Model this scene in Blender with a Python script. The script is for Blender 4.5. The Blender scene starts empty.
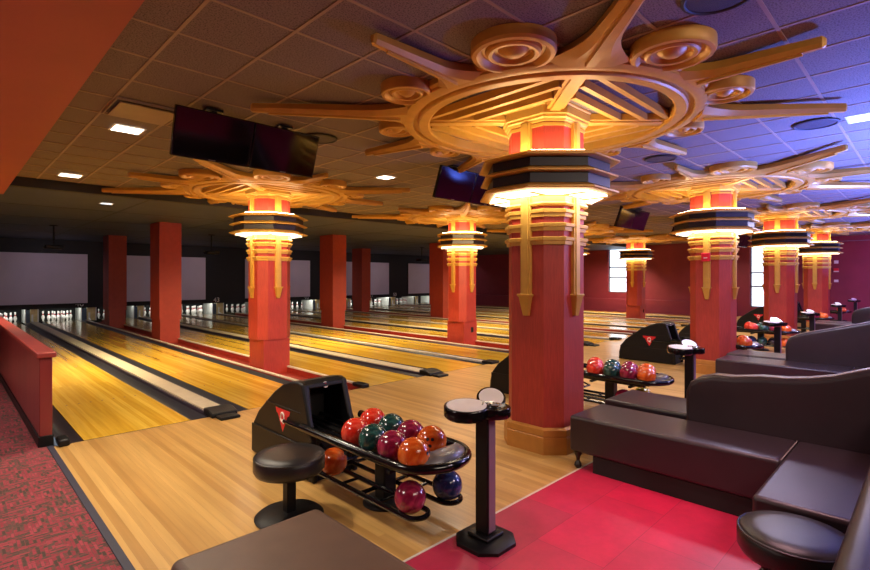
import bpy, bmesh, math, random
from mathutils import Vector, Matrix, Euler
random.seed(7)
PI = math.pi
scene = bpy.context.scene
COL = scene.collection

# ------------------------------------------------------------------ materials
def new_mat(name):
    m = bpy.data.materials.new(name); m.use_nodes = True
    nt = m.node_tree
    return m, nt, nt.nodes.get('Principled BSDF')

def lin(c):
    return tuple((x / 12.92 if x <= .04045 else ((x + .055) / 1.055) ** 2.4) for x in c)

def srgb(r, g, b):
    return (*lin((r / 255, g / 255, b / 255)), 1.0)

def setp(b, **k):
    for n, v in k.items():
        n = n.replace('_', ' ')
        if n in b.inputs: b.inputs[n].default_value = v

def N(nt, t, **k):
    n = nt.nodes.new(t)
    for a, v in k.items(): setattr(n, a, v)
    return n

def coords(nt, scale=(1, 1, 1), rot=(0, 0, 0), loc=(0, 0, 0), kind='Object'):
    tc = N(nt, 'ShaderNodeTexCoord'); mp = N(nt, 'ShaderNodeMapping')
    nt.links.new(tc.outputs[kind], mp.inputs['Vector'])
    mp.inputs['Scale'].default_value = scale; mp.inputs['Rotation'].default_value = rot
    mp.inputs['Location'].default_value = loc
    return mp.outputs['Vector']

def ramp(nt, fac, stops):
    r = N(nt, 'ShaderNodeValToRGB')
    e = r.color_ramp.elements
    while len(e) > 1: e.remove(e[0])
    e[0].position, e[0].color = stops[0]
    for p, c in stops[1:]:
        x = e.new(p); x.color = c
    nt.links.new(fac, r.inputs['Fac'])
    return r.outputs['Color']

def mixc(nt, a, b, fac, mode='MIX'):
    m = N(nt, 'ShaderNodeMix', data_type='RGBA', blend_type=mode)
    def put(i, v):
        if hasattr(v, 'links'): nt.links.new(v, m.inputs[i])
        else: m.inputs[i].default_value = v
    put(6, a); put(7, b); put(0, fac)
    return m.outputs[2]

def bump(nt, b, h, strength=.2, dist=.01):
    n = N(nt, 'ShaderNodeBump'); n.inputs['Strength'].default_value = strength; n.inputs['Distance'].default_value = dist
    nt.links.new(h, n.inputs['Height']); nt.links.new(n.outputs['Normal'], b.inputs['Normal'])

def plain(name, col, rough=.5, metal=0, noise=.12, nscale=9, coat=0, bumps=0, bscale=200, spec=.5, stretch=(1, 1, 1)):
    m, nt, b = new_mat(name)
    v = coords(nt, stretch)
    nz = N(nt, 'ShaderNodeTexNoise'); nz.inputs['Scale'].default_value = nscale; nz.inputs['Detail'].default_value = 4
    nt.links.new(v, nz.inputs['Vector'])
    c = ramp(nt, nz.outputs['Fac'], [(.3, tuple(x * (1 - noise) for x in col[:3]) + (1,)), (.7, tuple(min(1, x * (1 + noise)) for x in col[:3]) + (1,))])
    nt.links.new(c, b.inputs['Base Color'])
    setp(b, Roughness=rough, Metallic=metal)
    b.inputs['Specular IOR Level'].default_value = spec
    b.inputs['Coat Weight'].default_value = coat; b.inputs['Coat Roughness'].default_value = .08
    if bumps:
        n2 = N(nt, 'ShaderNodeTexNoise'); n2.inputs['Scale'].default_value = bscale; n2.inputs['Detail'].default_value = 2
        nt.links.new(v, n2.inputs['Vector']); bump(nt, b, n2.outputs['Fac'], bumps, .004)
    return m

def emit(name, col, s):
    m, nt, b = new_mat(name)
    setp(b, Roughness=.6); b.inputs['Base Color'].default_value = col
    b.inputs['Emission Color'].default_value = col; b.inputs['Emission Strength'].default_value = s
    return m

def wood(name, c1, c2, c3, rough, coat, bw=1.6, rh=.06):
    """boards running along world Y"""
    m, nt, b = new_mat(name)
    v = coords(nt, rot=(0, 0, PI / 2))
    br = N(nt, 'ShaderNodeTexBrick'); nt.links.new(v, br.inputs['Vector'])
    br.offset = .37; br.offset_frequency = 2
    for k, x in (('Color1', c1), ('Color2', c2), ('Mortar', c3), ('Scale', 1.0), ('Mortar Size', .0 if 'lane' in name else .0006), ('Mortar Smooth', .3), ('Bias', 0.0), ('Brick Width', bw), ('Row Height', rh)):
        br.inputs[k].default_value = x
    nz = N(nt, 'ShaderNodeTexNoise'); nz.inputs['Scale'].default_value = 3.0; nz.inputs['Detail'].default_value = 6
    nt.links.new(coords(nt, (9, .35, 1)), nz.inputs['Vector'])
    g = ramp(nt, nz.outputs['Fac'], [(.3, (.8, .77, .74, 1)), (.7, (1.1, 1.1, 1.08, 1))])
    c = mixc(nt, br.outputs['Color'], g, .75, 'MULTIPLY')
    nt.links.new(c, b.inputs['Base Color'])
    setp(b, Roughness=rough); b.inputs['Coat Weight'].default_value = coat; b.inputs['Coat Roughness'].default_value = .16
    return m

M = {}
M['approach'] = wood('approach_maple', srgb(208, 166, 98), srgb(178, 134, 72), srgb(160, 116, 62), .33, .12, 7.0, .06)
M['lane'] = wood('lane_maple', srgb(240, 196, 76), srgb(212, 162, 46), srgb(186, 134, 38), .17, .3, 9.0, .05)
M['deck'] = wood('pin_deck_maple', srgb(120, 112, 92), srgb(90, 84, 70), srgb(40, 38, 34), .12, .5, 2, .05)
M['gutter'] = plain('gutter_plastic', srgb(52, 50, 56), .35)
M['capping'] = plain('capping_plastic', srgb(206, 190, 160), .35, noise=.06)
M['capping_dark'] = plain('capping_black', srgb(58, 46, 60), .3)
M['ridge'] = plain('ridge_cream', srgb(214, 200, 180), .4, noise=.06)
M['well'] = plain('division_red', srgb(140, 36, 22), .5)
M['bronze_red'] = plain('partition_red', srgb(126, 42, 42), .33, noise=.2, nscale=3, stretch=(1, 1, .15), coat=.2)
M['cap_red'] = plain('partition_cap', srgb(146, 54, 48), .35, noise=.15, nscale=6, coat=.2)
M['black'] = plain('black_plastic', srgb(15, 14, 15), .45, noise=.2, bumps=.15, bscale=240, spec=.3)
M['black_gloss'] = plain('black_gloss', srgb(12, 12, 14), .16, noise=.1)
M['black_matte'] = plain('black_matte', srgb(18, 16, 17), .7)
M['screen'] = plain('tv_glass', srgb(8, 8, 10), .09, noise=.1)
M['rubber'] = plain('rubber_strip', srgb(44, 42, 60), .6)
M['gold'] = plain('gold_paint', srgb(204, 158, 70), .42, metal=.2, noise=.06, nscale=14)
M['gold_ring'] = plain('gold_medallion', srgb(202, 152, 64), .46, metal=.2, noise=.06, nscale=10)
M['bronze'] = plain('bronze_base', srgb(186, 126, 56), .42, metal=.15, noise=.1)
M['collar'] = plain('collar_dark', srgb(34, 26, 30), .45)
M['plain_col'] = plain('column_paint', srgb(156, 50, 28), .55, noise=.08)
M['wall_red'] = plain('wall_maroon', srgb(126, 36, 54), .6, noise=.08, nscale=2)
M['wall_dark'] = plain('wall_black', srgb(26, 22, 26), .7)
M['soffit'] = plain('soffit_red', srgb(176, 84, 66), .6, noise=.05, nscale=1.5)
M['frame_white'] = plain('window_frame', srgb(120, 116, 130), .5, noise=.04)
M['white'] = plain('white_plastic', srgb(226, 224, 218), .4, noise=.03)
M['cream'] = plain('kickback_cream', srgb(214, 196, 140), .5, noise=.15)
M['steel_blue'] = plain('return_door', srgb(70, 88, 110), .35, noise=.25)
M['pin'] = plain('pin_white', srgb(232, 226, 222), .25, noise=.02)
M['pin_red'] = plain('pin_stripe', srgb(170, 40, 50), .3)
M['screen_cloth'] = plain('projection_cloth', srgb(196, 182, 200), .8, noise=.04, nscale=1.2)
M['logo_red'] = plain('logo_red', srgb(205, 24, 36), .4, noise=.05)
M['logo_white'] = plain('logo_white', srgb(236, 226, 216), .4, noise=.03)
M['logo_gold'] = plain('logo_cream', srgb(232, 200, 160), .4, noise=.03)
M['grey'] = plain('grey_cap', srgb(118, 112, 110), .3, noise=.1)
M['tablet'] = plain('console_screen', srgb(232, 222, 212), .25, noise=.05)
M['violet'] = plain('post_violet', srgb(124, 100, 116), .35, noise=.05)
M['leather'] = plain('plum_leather', srgb(48, 35, 40), .33, noise=.1, nscale=6, bumps=.25, bscale=320)
M['leather_taupe'] = plain('taupe_leather', srgb(98, 76, 62), .38, noise=.1, nscale=8, bumps=.3, bscale=320)
M['leather_black'] = plain('black_leather', srgb(34, 30, 31), .32, noise=.1, nscale=8, bumps=.25, bscale=320)
M['stitch'] = plain('seam_thread', srgb(150, 130, 126), .5)
M['foot'] = plain('dark_wood_foot', srgb(30, 18, 14), .3)
M['chrome'] = plain('metal_grey', srgb(150, 148, 146), .25, metal=.9)
M['grid'] = plain('ceiling_grid', srgb(150, 126, 100), .5, noise=.05)
M['speaker'] = plain('speaker_grille', srgb(48, 44, 46), .6, bumps=.4, bscale=600)
M['alarm'] = plain('alarm_red', srgb(214, 24, 50), .4, noise=.05)
M['low_ceiling'] = plain('low_ceiling_paint', srgb(64, 68, 88), .6, noise=.1, nscale=2)
M['beam'] = plain('beam_dark', srgb(36, 30, 28), .6)
M['number'] = plain('number_white', srgb(210, 204, 206), .5, noise=.03)
M['panel'] = emit('light_panel', (1.0, .90, .70, 1), 3.4)
M['cove'] = emit('cove_lamp', (1.0, .78, .46, 1), 20)
M['lamp'] = emit('downlight_lamp', (1.0, .93, .82, 1), 5)
M['lamp_far'] = emit('dim_lamp', (.8, .9, 1.0, 1), 1.5)

# fabric on the decorated columns
m, nt, b = new_mat('column_fabric')
nz = N(nt, 'ShaderNodeTexNoise'); nz.inputs['Scale'].default_value = 90; nz.inputs['Detail'].default_value = 3
nt.links.new(coords(nt, (1, 1, .08)), nz.inputs['Vector'])
n2 = N(nt, 'ShaderNodeTexNoise'); n2.inputs['Scale'].default_value = 2.2
nt.links.new(coords(nt), n2.inputs['Vector'])
ca = ramp(nt, nz.outputs['Fac'], [(.3, srgb(160, 50, 38)), (.7, srgb(182, 62, 46))])
cb = ramp(nt, n2.outputs['Fac'], [(.35, (.85, .85, .85, 1)), (.65, (1.05, 1.05, 1.05, 1))])
nt.links.new(mixc(nt, ca, cb, 1.0, 'MULTIPLY'), b.inputs['Base Color']); setp(b, Roughness=.5)
M['fabric'] = m

# ceiling tile
m, nt, b = new_mat('acoustic_tile')
v = coords(nt, kind='Object')
nz = N(nt, 'ShaderNodeTexNoise'); nz.inputs['Scale'].default_value = 90; nz.inputs['Detail'].default_value = 2
nt.links.new(v, nz.inputs['Vector'])
nt.links.new(ramp(nt, nz.outputs['Fac'], [(.36, srgb(82, 71, 63)), (.52, srgb(126, 112, 100))]), b.inputs['Base Color'])
bump(nt, b, nz.outputs['Fac'], .5, .004); setp(b, Roughness=.85)
M['tile'] = m

# carpet: red and grey dashes, laid both ways
m, nt, b = new_mat('carpet_dashes')
def dashes(rot, off):
    br = N(nt, 'ShaderNodeTexBrick'); nt.links.new(coords(nt, rot=(0, 0, rot), loc=(off, off * .7, 0)), br.inputs['Vector'])
    br.offset = .43
    for k, x in (('Color1', (0, 0, 0, 1)), ('Color2', (1, 1, 1, 1)), ('Mortar', (.4, .4, .4, 1)), ('Scale', 1.0), ('Mortar Size', .002), ('Bias', 0.0), ('Brick Width', .085), ('Row Height', .019)):
        br.inputs[k].default_value = x
    return br.outputs['Color']
da, db = dashes(0, 0), dashes(PI / 2, .3)
ck = N(nt, 'ShaderNodeTexNoise'); ck.inputs['Scale'].default_value = 7; ck.inputs['Detail'].default_value = 2; nt.links.new(coords(nt), ck.inputs['Vector'])
sel = ramp(nt, ck.outputs['Fac'], [(.49, (0, 0, 0, 1)), (.51, (1, 1, 1, 1))])
pat = mixc(nt, da, db, sel)
nz = N(nt, 'ShaderNodeTexNoise'); nz.inputs['Scale'].default_value = 60; nz.inputs['Detail'].default_value = 3
nt.links.new(coords(nt), nz.inputs['Vector'])
pat2 = mixc(nt, pat, nz.outputs['Fac'], .42)
cc = ramp(nt, pat2, [(.28, srgb(78, 66, 58)), (.42, srgb(98, 76, 70)), (.50, srgb(136, 58, 66)), (.8, srgb(158, 72, 80))])
nt.links.new(cc, b.inputs['Base Color']); setp(b, Roughness=.95); b.inputs['Specular IOR Level'].default_value = .1
n3 = N(nt, 'ShaderNodeTexNoise'); n3.inputs['Scale'].default_value = 260; nt.links.new(coords(nt), n3.inputs['Vector'])
bump(nt, b, n3.outputs['Fac'], .6, .006)
M['carpet'] = m

# red vinyl floor in large tiles
m, nt, b = new_mat('red_vinyl')
br = N(nt, 'ShaderNodeTexBrick'); nt.links.new(coords(nt), br.inputs['Vector'])
br.offset = .5
for k, x in (('Color1', srgb(206, 28, 70)), ('Color2', srgb(164, 48, 70)), ('Mortar', srgb(132, 28, 48)), ('Scale', 1.0), ('Mortar Size', .0015), ('Bias', 0.0), ('Brick Width', .92), ('Row Height', .46)):
    br.inputs[k].default_value = x
nz = N(nt, 'ShaderNodeTexNoise'); nz.inputs['Scale'].default_value = 5; nz.inputs['Detail'].default_value = 8; nz.inputs['Roughness'].default_value = .7
nt.links.new(coords(nt), nz.inputs['Vector'])
g = ramp(nt, nz.outputs['Fac'], [(.3, (.82, .82, .82, 1)), (.7, (1.12, 1.12, 1.12, 1))])
nt.links.new(mixc(nt, br.outputs['Color'], g, 1.0, 'MULTIPLY'), b.inputs['Base Color'])
setp(b, Roughness=.42)
M['vinyl'] = m

# window glass
m, nt, b = new_mat('window_glass')
tr = N(nt, 'ShaderNodeBsdfTransparent'); gl = N(nt, 'ShaderNodeBsdfGlossy'); mx = N(nt, 'ShaderNodeMixShader')
gl.inputs['Roughness'].default_value = .03; mx.inputs[0].default_value = .06
nt.links.new(tr.outputs[0], mx.inputs[1]); nt.links.new(gl.outputs[0], mx.inputs[2])
nt.links.new(mx.outputs[0], nt.nodes['Material Output'].inputs['Surface'])
M['glass'] = m

def ball_mat(name, c1, c2):
    m, nt, b = new_mat(name)
    nz = N(nt, 'ShaderNodeTexNoise'); nz.inputs['Scale'].default_value = 9; nz.inputs['Detail'].default_value = 5; nz.inputs['Distortion'].default_value = 1.6
    nt.links.new(coords(nt), nz.inputs['Vector'])
    nt.links.new(ramp(nt, nz.outputs['Fac'], [(.4, c1), (.62, c2)]), b.inputs['Base Color'])
    setp(b, Roughness=.16); b.inputs['Coat Weight'].default_value = .4
    return m
BALL = {
    'red': ball_mat('ball_red', srgb(206, 40, 26), srgb(228, 84, 62)),
    'green': ball_mat('ball_green', srgb(20, 52, 50), srgb(46, 92, 84)),
    'magenta': ball_mat('ball_magenta', srgb(120, 20, 52), srgb(170, 48, 84)),
    'orange': ball_mat('ball_orange', srgb(208, 78, 20), srgb(228, 116, 48)),
    'blue': ball_mat('ball_blue', srgb(28, 40, 84), srgb(60, 76, 120)),
    'olive': ball_mat('ball_olive', srgb(150, 130, 30), srgb(186, 166, 60)),
    'black': ball_mat('ball_black', srgb(18, 20, 28), srgb(40, 44, 56)),
}

# ------------------------------------------------------------------ mesh helpers
def BM(): return bmesh.new()

def add_box(bm, x0, x1, y0, y1, z0, z1):
    vs = [bm.verts.new((x, y, z)) for x in (x0, x1) for y in (y0, y1) for z in (z0, z1)]
    for f in ((0, 1, 3, 2), (4, 6, 7, 5), (0, 4, 5, 1), (2, 3, 7, 6), (0, 2, 6, 4), (1, 5, 7, 3)):
        bm.faces.new([vs[i] for i in f])

def add_loft(bm, rings, closed=True, cap=True):
    """rings: lists of equal-length point loops"""
    rv = [[bm.verts.new(p) for p in r] for r in rings]
    n = len(rv[0])
    for a, c in zip(rv[:-1], rv[1:]):
        for i in range(n if closed else n - 1):
            j = (i + 1) % n
            bm.faces.new((a[i], a[j], c[j], c[i]))
    if cap:
        bm.faces.new(list(reversed(rv[0]))); bm.faces.new(rv[-1])

def add_prism(bm, poly, z0, z1):
    add_loft(bm, [[(x, y, z0) for x, y in poly], [(x, y, z1) for x, y in poly]])

def add_prism_x(bm, poly, x0, x1):
    add_loft(bm, [[(x0, y, z) for y, z in poly], [(x1, y, z) for y, z in poly]])

def add_lathe(bm, prof, n=32, cx=0, cy=0, closed_prof=False, sx=1, sy=1):
    rings = []
    for k in range(n):
        a = 2 * PI * k / n; c, s = math.cos(a), math.sin(a)
        rings.append([bm.verts.new((cx + r * c * sx, cy + r * s * sy, z)) if r > 1e-6 else None for r, z in prof])
    poles = {}
    for i, (r, z) in enumerate(prof):
        if r <= 1e-6: poles[i] = bm.verts.new((cx, cy, z))
    m = len(prof)
    for k in range(n):
        A, B = rings[k], rings[(k + 1) % n]
        for i in range(m if closed_prof else m - 1):
            j = (i + 1) % m
            if i in poles and j in poles: continue
            if i in poles: bm.faces.new((poles[i], B[j], A[j]))
            elif j in poles: bm.faces.new((A[i], B[i], poles[j]))
            else: bm.faces.new((A[i], B[i], B[j], A[j]))

def add_tube(bm, pts, r, n=10, closed=False):
    pts = [Vector(p) for p in pts]; rings = []; up = Vector((0, 0, 1)); L = len(pts)
    for i, p in enumerate(pts):
        if closed: t = pts[(i + 1) % L] - pts[i - 1]
        else: t = pts[min(i + 1, L - 1)] - pts[max(i - 1, 0)]
        t.normalize()
        u = t.cross(up)
        if u.length < 1e-4: u = t.cross(Vector((0, 1, 0)))
        u.normalize(); w = u.cross(t)
        rings.append([tuple(p + (u * math.cos(2 * PI * k / n) + w * math.sin(2 * PI * k / n)) * r) for k in range(n)])
    if closed: rings.append(rings[0]); add_loft(bm, rings, cap=False); bmesh.ops.remove_doubles(bm, verts=bm.verts, dist=1e-6)
    else: add_loft(bm, rings)

def add_sphere(bm, r, c=(0, 0, 0), u=28, v=16, sc=(1, 1, 1)):
    prof = [(r * math.sin(PI * i / v), -r * math.cos(PI * i / v)) for i in range(v + 1)]
    prof[0] = (0, -r); prof[-1] = (0, r)
    b2 = BM(); add_lathe(b2, prof, u)
    b2.verts.index_update(); mp = {}
    for vv in b2.verts: mp[vv.index] = bm.verts.new((c[0] + vv.co.x * sc[0], c[1] + vv.co.y * sc[1], c[2] + vv.co.z * sc[2]))
    for f in b2.faces: bm.faces.new([mp[x.index] for x in f.verts])
    b2.free()

def octo(h, c, cx=0, cy=0):
    """octagon of half-side h with corners cut back by c"""
    k = h - c
    return [(cx + x, cy + y) for x, y in ((h, -k), (h, k), (k, h), (-k, h), (-h, k), (-h, -k), (-k, -h), (k, -h))]

def obj(name, bm, mat, parent=None, bevel=0, seg=2, smooth=40, loc=None, rot=None, sub=0):
    bmesh.ops.recalc_face_normals(bm, faces=bm.faces)
    me = bpy.data.meshes.new(name)
    bm.to_mesh(me); bm.free()
    for mt in (mat if isinstance(mat, (list, tuple)) else [mat]): me.materials.append(mt)
    if smooth:
        me.polygons.foreach_set('use_smooth', [True] * len(me.polygons))
        me.set_sharp_from_angle(angle=math.radians(smooth))
    o = bpy.data.objects.new(name, me); COL.objects.link(o)
    if parent: o.parent = parent
    if loc: o.location = loc
    if rot: o.rotation_euler = rot
    if bevel:
        md = o.modifiers.new('bevel', 'BEVEL'); md.width = bevel; md.segments = seg; md.limit_method = 'ANGLE'; md.angle_limit = math.radians(40); md.harden_normals = False
    if sub:
        md = o.modifiers.new('subdiv', 'SUBSURF'); md.levels = sub; md.render_levels = sub
    return o

def box(name, mat, x0, x1, y0, y1, z0, z1, parent=None, bevel=0, seg=2):
    bm = BM(); add_box(bm, x0, x1, y0, y1, z0, z1)
    return obj(name, bm, mat, parent, bevel, seg)

def tag(o, label, cat, group=None):
    o['label'] = label; o['category'] = cat
    if group: o['group'] = group
    return o

def thing(name, label, cat, loc=(0, 0, 0), rz=0, group=None):
    o = bpy.data.objects.new(name, None); COL.objects.link(o); o.empty_display_size = .1
    o.location = loc; o.rotation_euler = (0, 0, rz)
    return tag(o, label, cat, group)

def struct(o):
    o['kind'] = 'structure'; return o

def dup(root, loc, label=None, rz=None, skip=(), group=None):
    r = root.copy(); COL.objects.link(r); r.location = loc
    if rz is not None: r.rotation_euler = (0, 0, rz)
    if label: r['label'] = label
    if group: r['group'] = group
    for ch in list(root.children):
        if ch.name.split('.')[0] in skip: continue
        c = ch.copy(); COL.objects.link(c); c.parent = r
        for g in ch.children:
            d = g.copy(); COL.objects.link(d); d.parent = c
    return r

def text_mesh(name, txt, size, mat, parent=None, loc=(0, 0, 0), rot=(0, 0, 0), ext=.004):
    cu = bpy.data.curves.new(name, 'FONT'); cu.body = txt; cu.size = size; cu.extrude = ext; cu.align_x = 'CENTER'; cu.align_y = 'CENTER'
    t = bpy.data.objects.new(name + '_tmp', cu); COL.objects.link(t)
    dg = bpy.context.evaluated_depsgraph_get()
    me = bpy.data.meshes.new_from_object(t.evaluated_get(dg))
    bpy.data.objects.remove(t); bpy.data.curves.remove(cu)
    me.materials.clear(); me.materials.append(mat)
    o = bpy.data.objects.new(name, me); COL.objects.link(o)
    if parent: o.parent = parent
    o.location = loc; o.rotation_euler = rot
    return o

# ------------------------------------------------------------------ constants
CEIL = 3.4; LOWC = 3.24; STEP = 10.9; FOUL = 6.3; XW = 25.6; BACK = 24.7
CX = [4.48, 9.99, 15.50, 21.0]; YR1, YR2, YR3, YR4 = 2.883, 9.05, 15.3, 21.1
RET = [2.40, 6.12, 10.45, 13.83, 19.2, 23.5]
LANES = []          # left edges
LANES += [1.06, 2.84]
for k in range(4):
    for o in (4.74, 6.52, 8.10):
        x = o + 5.51 * k
        if x + 1.06 < 25.0: LANES.append(x)
LW = 1.06
ORD = ['leftmost', 'second', 'third', 'fourth', 'fifth', 'sixth', 'seventh', 'eighth', 'ninth', 'tenth', 'eleventh', 'twelfth', 'thirteenth']

# ------------------------------------------------------------------ setting: floors
struct(box('floor', M['vinyl'], .80, XW, -6, 2.26, -.1, 0))
struct(box('floor_approach', M['approach'], .80, XW, 2.262, FOUL, -.1, 0))
struct(box('floor_carpet', M['carpet'], -4, .75, -6, 26.2, -.1, .004))
struct(box('floor_lane_base', M['black_matte'], .73, XW, FOUL, 26.2, -.3, -.16))
struct(box('trim_carpet_edge', M['rubber'], .75, .80, -6, FOUL, -.1, .012, bevel=.004))
struct(box('trim_approach_edge', M['ridge'], .80, XW, 2.245, 2.262, -.05, .003))

# ceiling
bm = BM(); add_box(bm, -4, XW + .3, -6, STEP, CEIL, CEIL + .1)
ceiling = struct(obj('ceiling', bm, M['tile']))
bm = BM()
k = -8
x = 1.152 - .576 * 9
while x < XW:
    add_box(bm, x - .012, x + .012, -6, STEP, CEIL - .006, CEIL); x += .576
y = 3.107 - .585 * 15
while y < STEP:
    add_box(bm, -4, XW, y - .012, y + .012, CEIL - .0065, CEIL - .0005); y += .585
g = struct(obj('trim_ceiling_grid', bm, M['grid']))
struct(box('ceiling_low', M['low_ceiling'], -4, XW + .3, STEP + .02, 26.2, LOWC, CEIL + .1))
struct(box('trim_ceiling_step', M['beam'], -4, XW, STEP - .12, STEP + .02, LOWC - .0, CEIL + .1))
bm = BM()
for yy in (13.4, 15.9, 18.4, 20.9): add_box(bm, -4, XW, yy - .01, yy + .01, LOWC - .004, LOWC)
for xx in (.4, 2.9, 5.4, 7.9, 10.4, 12.9, 15.4, 17.9, 20.4, 22.9): add_box(bm, xx - .01, xx + .01, STEP + .1, 24.6, LOWC - .0045, LOWC - .0005)
struct(obj('trim_low_ceiling_seams', bm, M['beam']))
struct(box('ceiling_soffit', M['soffit'], -4, .715, -6, STEP - .13, 3.08, CEIL + .05))

# walls
struct(box('wall_left', M['wall_red'], -4.2, -4, -6, 26.2, -.1, CEIL))
struct(box('wall_rear', M['wall_red'], -4, XW, -6.2, -6, -.1, CEIL))
struct(box('wall_back', M['wall_dark'], -4, XW, 26.2, 26.4, -.3, LOWC))
# right wall with two window openings
WIN = [(11.35, 12.55, .95, 3.36), (4.75, 5.9, .42, 3.2)]
bm = BM()
ys = [-6, WIN[1][0], WIN[1][1], WIN[0][0], WIN[0][1], 26.2]
add_box(bm, XW, XW + .25, ys[0], ys[1], -.1, CEIL)
add_box(bm, XW, XW + .25, ys[2], ys[3], -.1, CEIL)
add_box(bm, XW, XW + .25, ys[4], ys[5], -.1, CEIL)
for (a, c, lo, hi) in WIN:
    add_box(bm, XW, XW + .25, a, c, -.1, lo); add_box(bm, XW, XW + .25, a, c, hi, CEIL)
struct(obj('wall_right', bm, M['wall_red']))
kw = struct(box('wall_right_ledge', M['wall_red'], XW - .28, XW - .002, 6.4, 24.0, -.16, .62, bevel=.01))
struct(box('trim_wall_rail', M['frame_white'], XW - .03, XW - .001, -5.9, 4.6, 3.18, 3.2))
for i, (a, c, lo, hi) in enumerate(WIN):
    bm = BM(); t = .05; xm = XW + .10
    add_box(bm, xm, xm + .06, a, a + t, lo, hi); add_box(bm, xm, xm + .06, c - t, c, lo, hi)
    add_box(bm, xm, xm + .06, a, c, lo, lo + t); add_box(bm, xm, xm + .06, a, c, hi - t, hi)
    for q in (.33, .55): add_box(bm, xm, xm + .06, a, c, lo + (hi - lo) * q - .035, lo + (hi - lo) * q + .035)
    w = struct(obj('window_%d' % (i + 1), bm, M['frame_white']))
    box('pane', M['glass'], xm + .03, xm + .036, a + t, c - t, lo + t, hi - t, w)

# partition beside the first lane
p = struct(box('wall_partition', M['bronze_red'], .695, .80, 6.34, 22.0, .11, .90, bevel=.006))
struct(box('trim_partition_cap', M['cap_red'], .67, .83, 6.30, 22.0, .90, .955, bevel=.01))
struct(box('baseboard_partition', M['black'], .685, .81, 6.33, 22.0, .0, .11, bevel=.004))

# ------------------------------------------------------------------ lanes
def gutter_bm(x0, x1, y0, y1):
    bm = BM(); n = 8; pts = []
    for i in range(n + 1):
        a = PI * i / n
        pts.append((x0 + (x1 - x0) * i / n, -.006 - .075 * math.sin(a)))
    low = [(x1, -.1), (x0, -.1)]
    poly = pts + low
    add_loft(bm, [[(x, y0, z) for x, z in poly], [(x, y1, z) for x, z in poly]])
    return bm

GUT = .2
for i, lx in enumerate(LANES):
    lab = '%s bowling lane from the left, yellow boards between dark gutters' % ORD[i] if i else 'leftmost bowling lane, yellow boards beside the low red partition'
    t = thing('bowling_lane', lab, 'bowling lane', (lx + LW / 2, FOUL, 0), group='bowling lanes')
    h = LW / 2
    box('lane_bed', M['lane'], -h, h, .004, 18.0, -.1, 0, t)
    box('pin_deck', M['deck'], -h, h, 18.0, 19.5, -.1, 0, t)
    if i < 2 or (i - 2) % 3: obj('gutter', gutter_bm(-h - GUT, -h - .004, .0, 18.4), M['gutter'], t)
    obj('gutter', gutter_bm(h + .004, h + GUT, .0, 18.4), M['gutter'], t)
    if i < 5:
        for q in range(-3, 4):
            bm = BM(); add_lathe(bm, [(0, .0015), (.012, .0015), (.012, .0005)], 10, q * .135, 1.9)
            obj('dot_marker', bm, M['black_matte'], t)

# strips between the lanes
for i in range(len(LANES) - 1):
    a, c = LANES[i] + LW, LANES[i + 1]
    g0, g1 = a + GUT + .01, c - GUT - .01
    if g1 - g0 > .4:       # the division the columns stand in
        t = thing('lane_division', 'red sunken strip with cream ridges right of the %s lane from the left' % (ORD[i] if i else 'first'), 'lane division', ((a + c) / 2, FOUL, 0))
        w = (c - a) / 2
        lft = -w + GUT + .02; rgt = w - .012
        ycut = [0.0, YR2 - .305 - FOUL, YR2 + .305 - FOUL, YR3 - .385 - FOUL, YR3 + .385 - FOUL, YR4 - .385 - FOUL, YR4 + .385 - FOUL, 17.9]
        box('ridge', M['ridge'], lft - .005, lft + .05, 0, 17.9, .006, .036, t, .008)
        box('ridge_board', M['well'], lft, lft + .045, 0, 17.9, -.15, .005, t)
        for ya, yb in zip(ycut[0::2], ycut[1::2]):
            box('ridge', M['ridge'], rgt - .05, rgt + .005, ya, yb, .006, .036, t, .008)
            box('ridge_board', M['well'], rgt - .045, rgt, ya, yb, -.15, .005, t)
            box('well', M['well'], lft + .052, rgt - .052, ya, yb, -.15, -.09, t)
        box('end_cap', M['black'], rgt - .12, rgt + .015, -.06, .22, -.0, .06, t, .015)
        box('end_cap', M['black'], lft - .015, lft + .12, -.06, .22, -.0, .06, t, .015)
    elif g1 - g0 > .2:     # ball track between a pair
        t = thing('lane_capping', 'cream ball track strip with black end block between %s and %s lanes from the left' % (ORD[i] if i else 'first', ORD[i + 1]), 'lane capping', ((a + c) / 2, FOUL, 0))
        w = (g1 - g0) / 2
        box('track_cover', M['capping'], -w + .035, w - .035, .16, 17.9, -.1, .045, t, .01)
        box('side_rail', M['capping_dark'], -w, -w + .033, .05, 17.9, -.1, .03, t, .006)
        box('side_rail', M['capping_dark'], w - .033, w, .05, 17.9, -.1, .03, t, .006)
        bm = BM(); add_prism_x(bm, [(-.12, 0), (.16, 0), (.16, .085), (.02, .085), (-.12, .05)], -w - .01, w + .01)
        e = obj('end_block', bm, M['black'], t, .015)
        bm = BM(); add_box(bm, -w + .03, w - .03, -.3, -.13, 0, .035); obj('front_block', bm, M['black'], t, .012)
    else:
        t = thing('lane_capping', 'narrow pale strip between %s and %s lanes from the left' % (ORD[i] if i else 'first', ORD[i + 1]), 'lane capping', ((a + c) / 2, FOUL, 0))
        w = (g1 - g0) / 2
        box('track_cover', M['ridge'], -w + .01, w - .01, .16, 17.9, -.1, .03, t, .01)
        box('end_block', M['black'], -w - .08, w + .08, -.1, .16, 0, .05, t, .012)
struct(box('trim_foul_line', M['beam'], .80, XW, FOUL - .012, FOUL - .002, -.01, .0012))
tag(box('foul_sensor', M['black'], .83, .93, 6.20, 6.40, .001, .075, bevel=.02), 'small black foul sensor box on the floor at the partition end', 'sensor')

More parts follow.
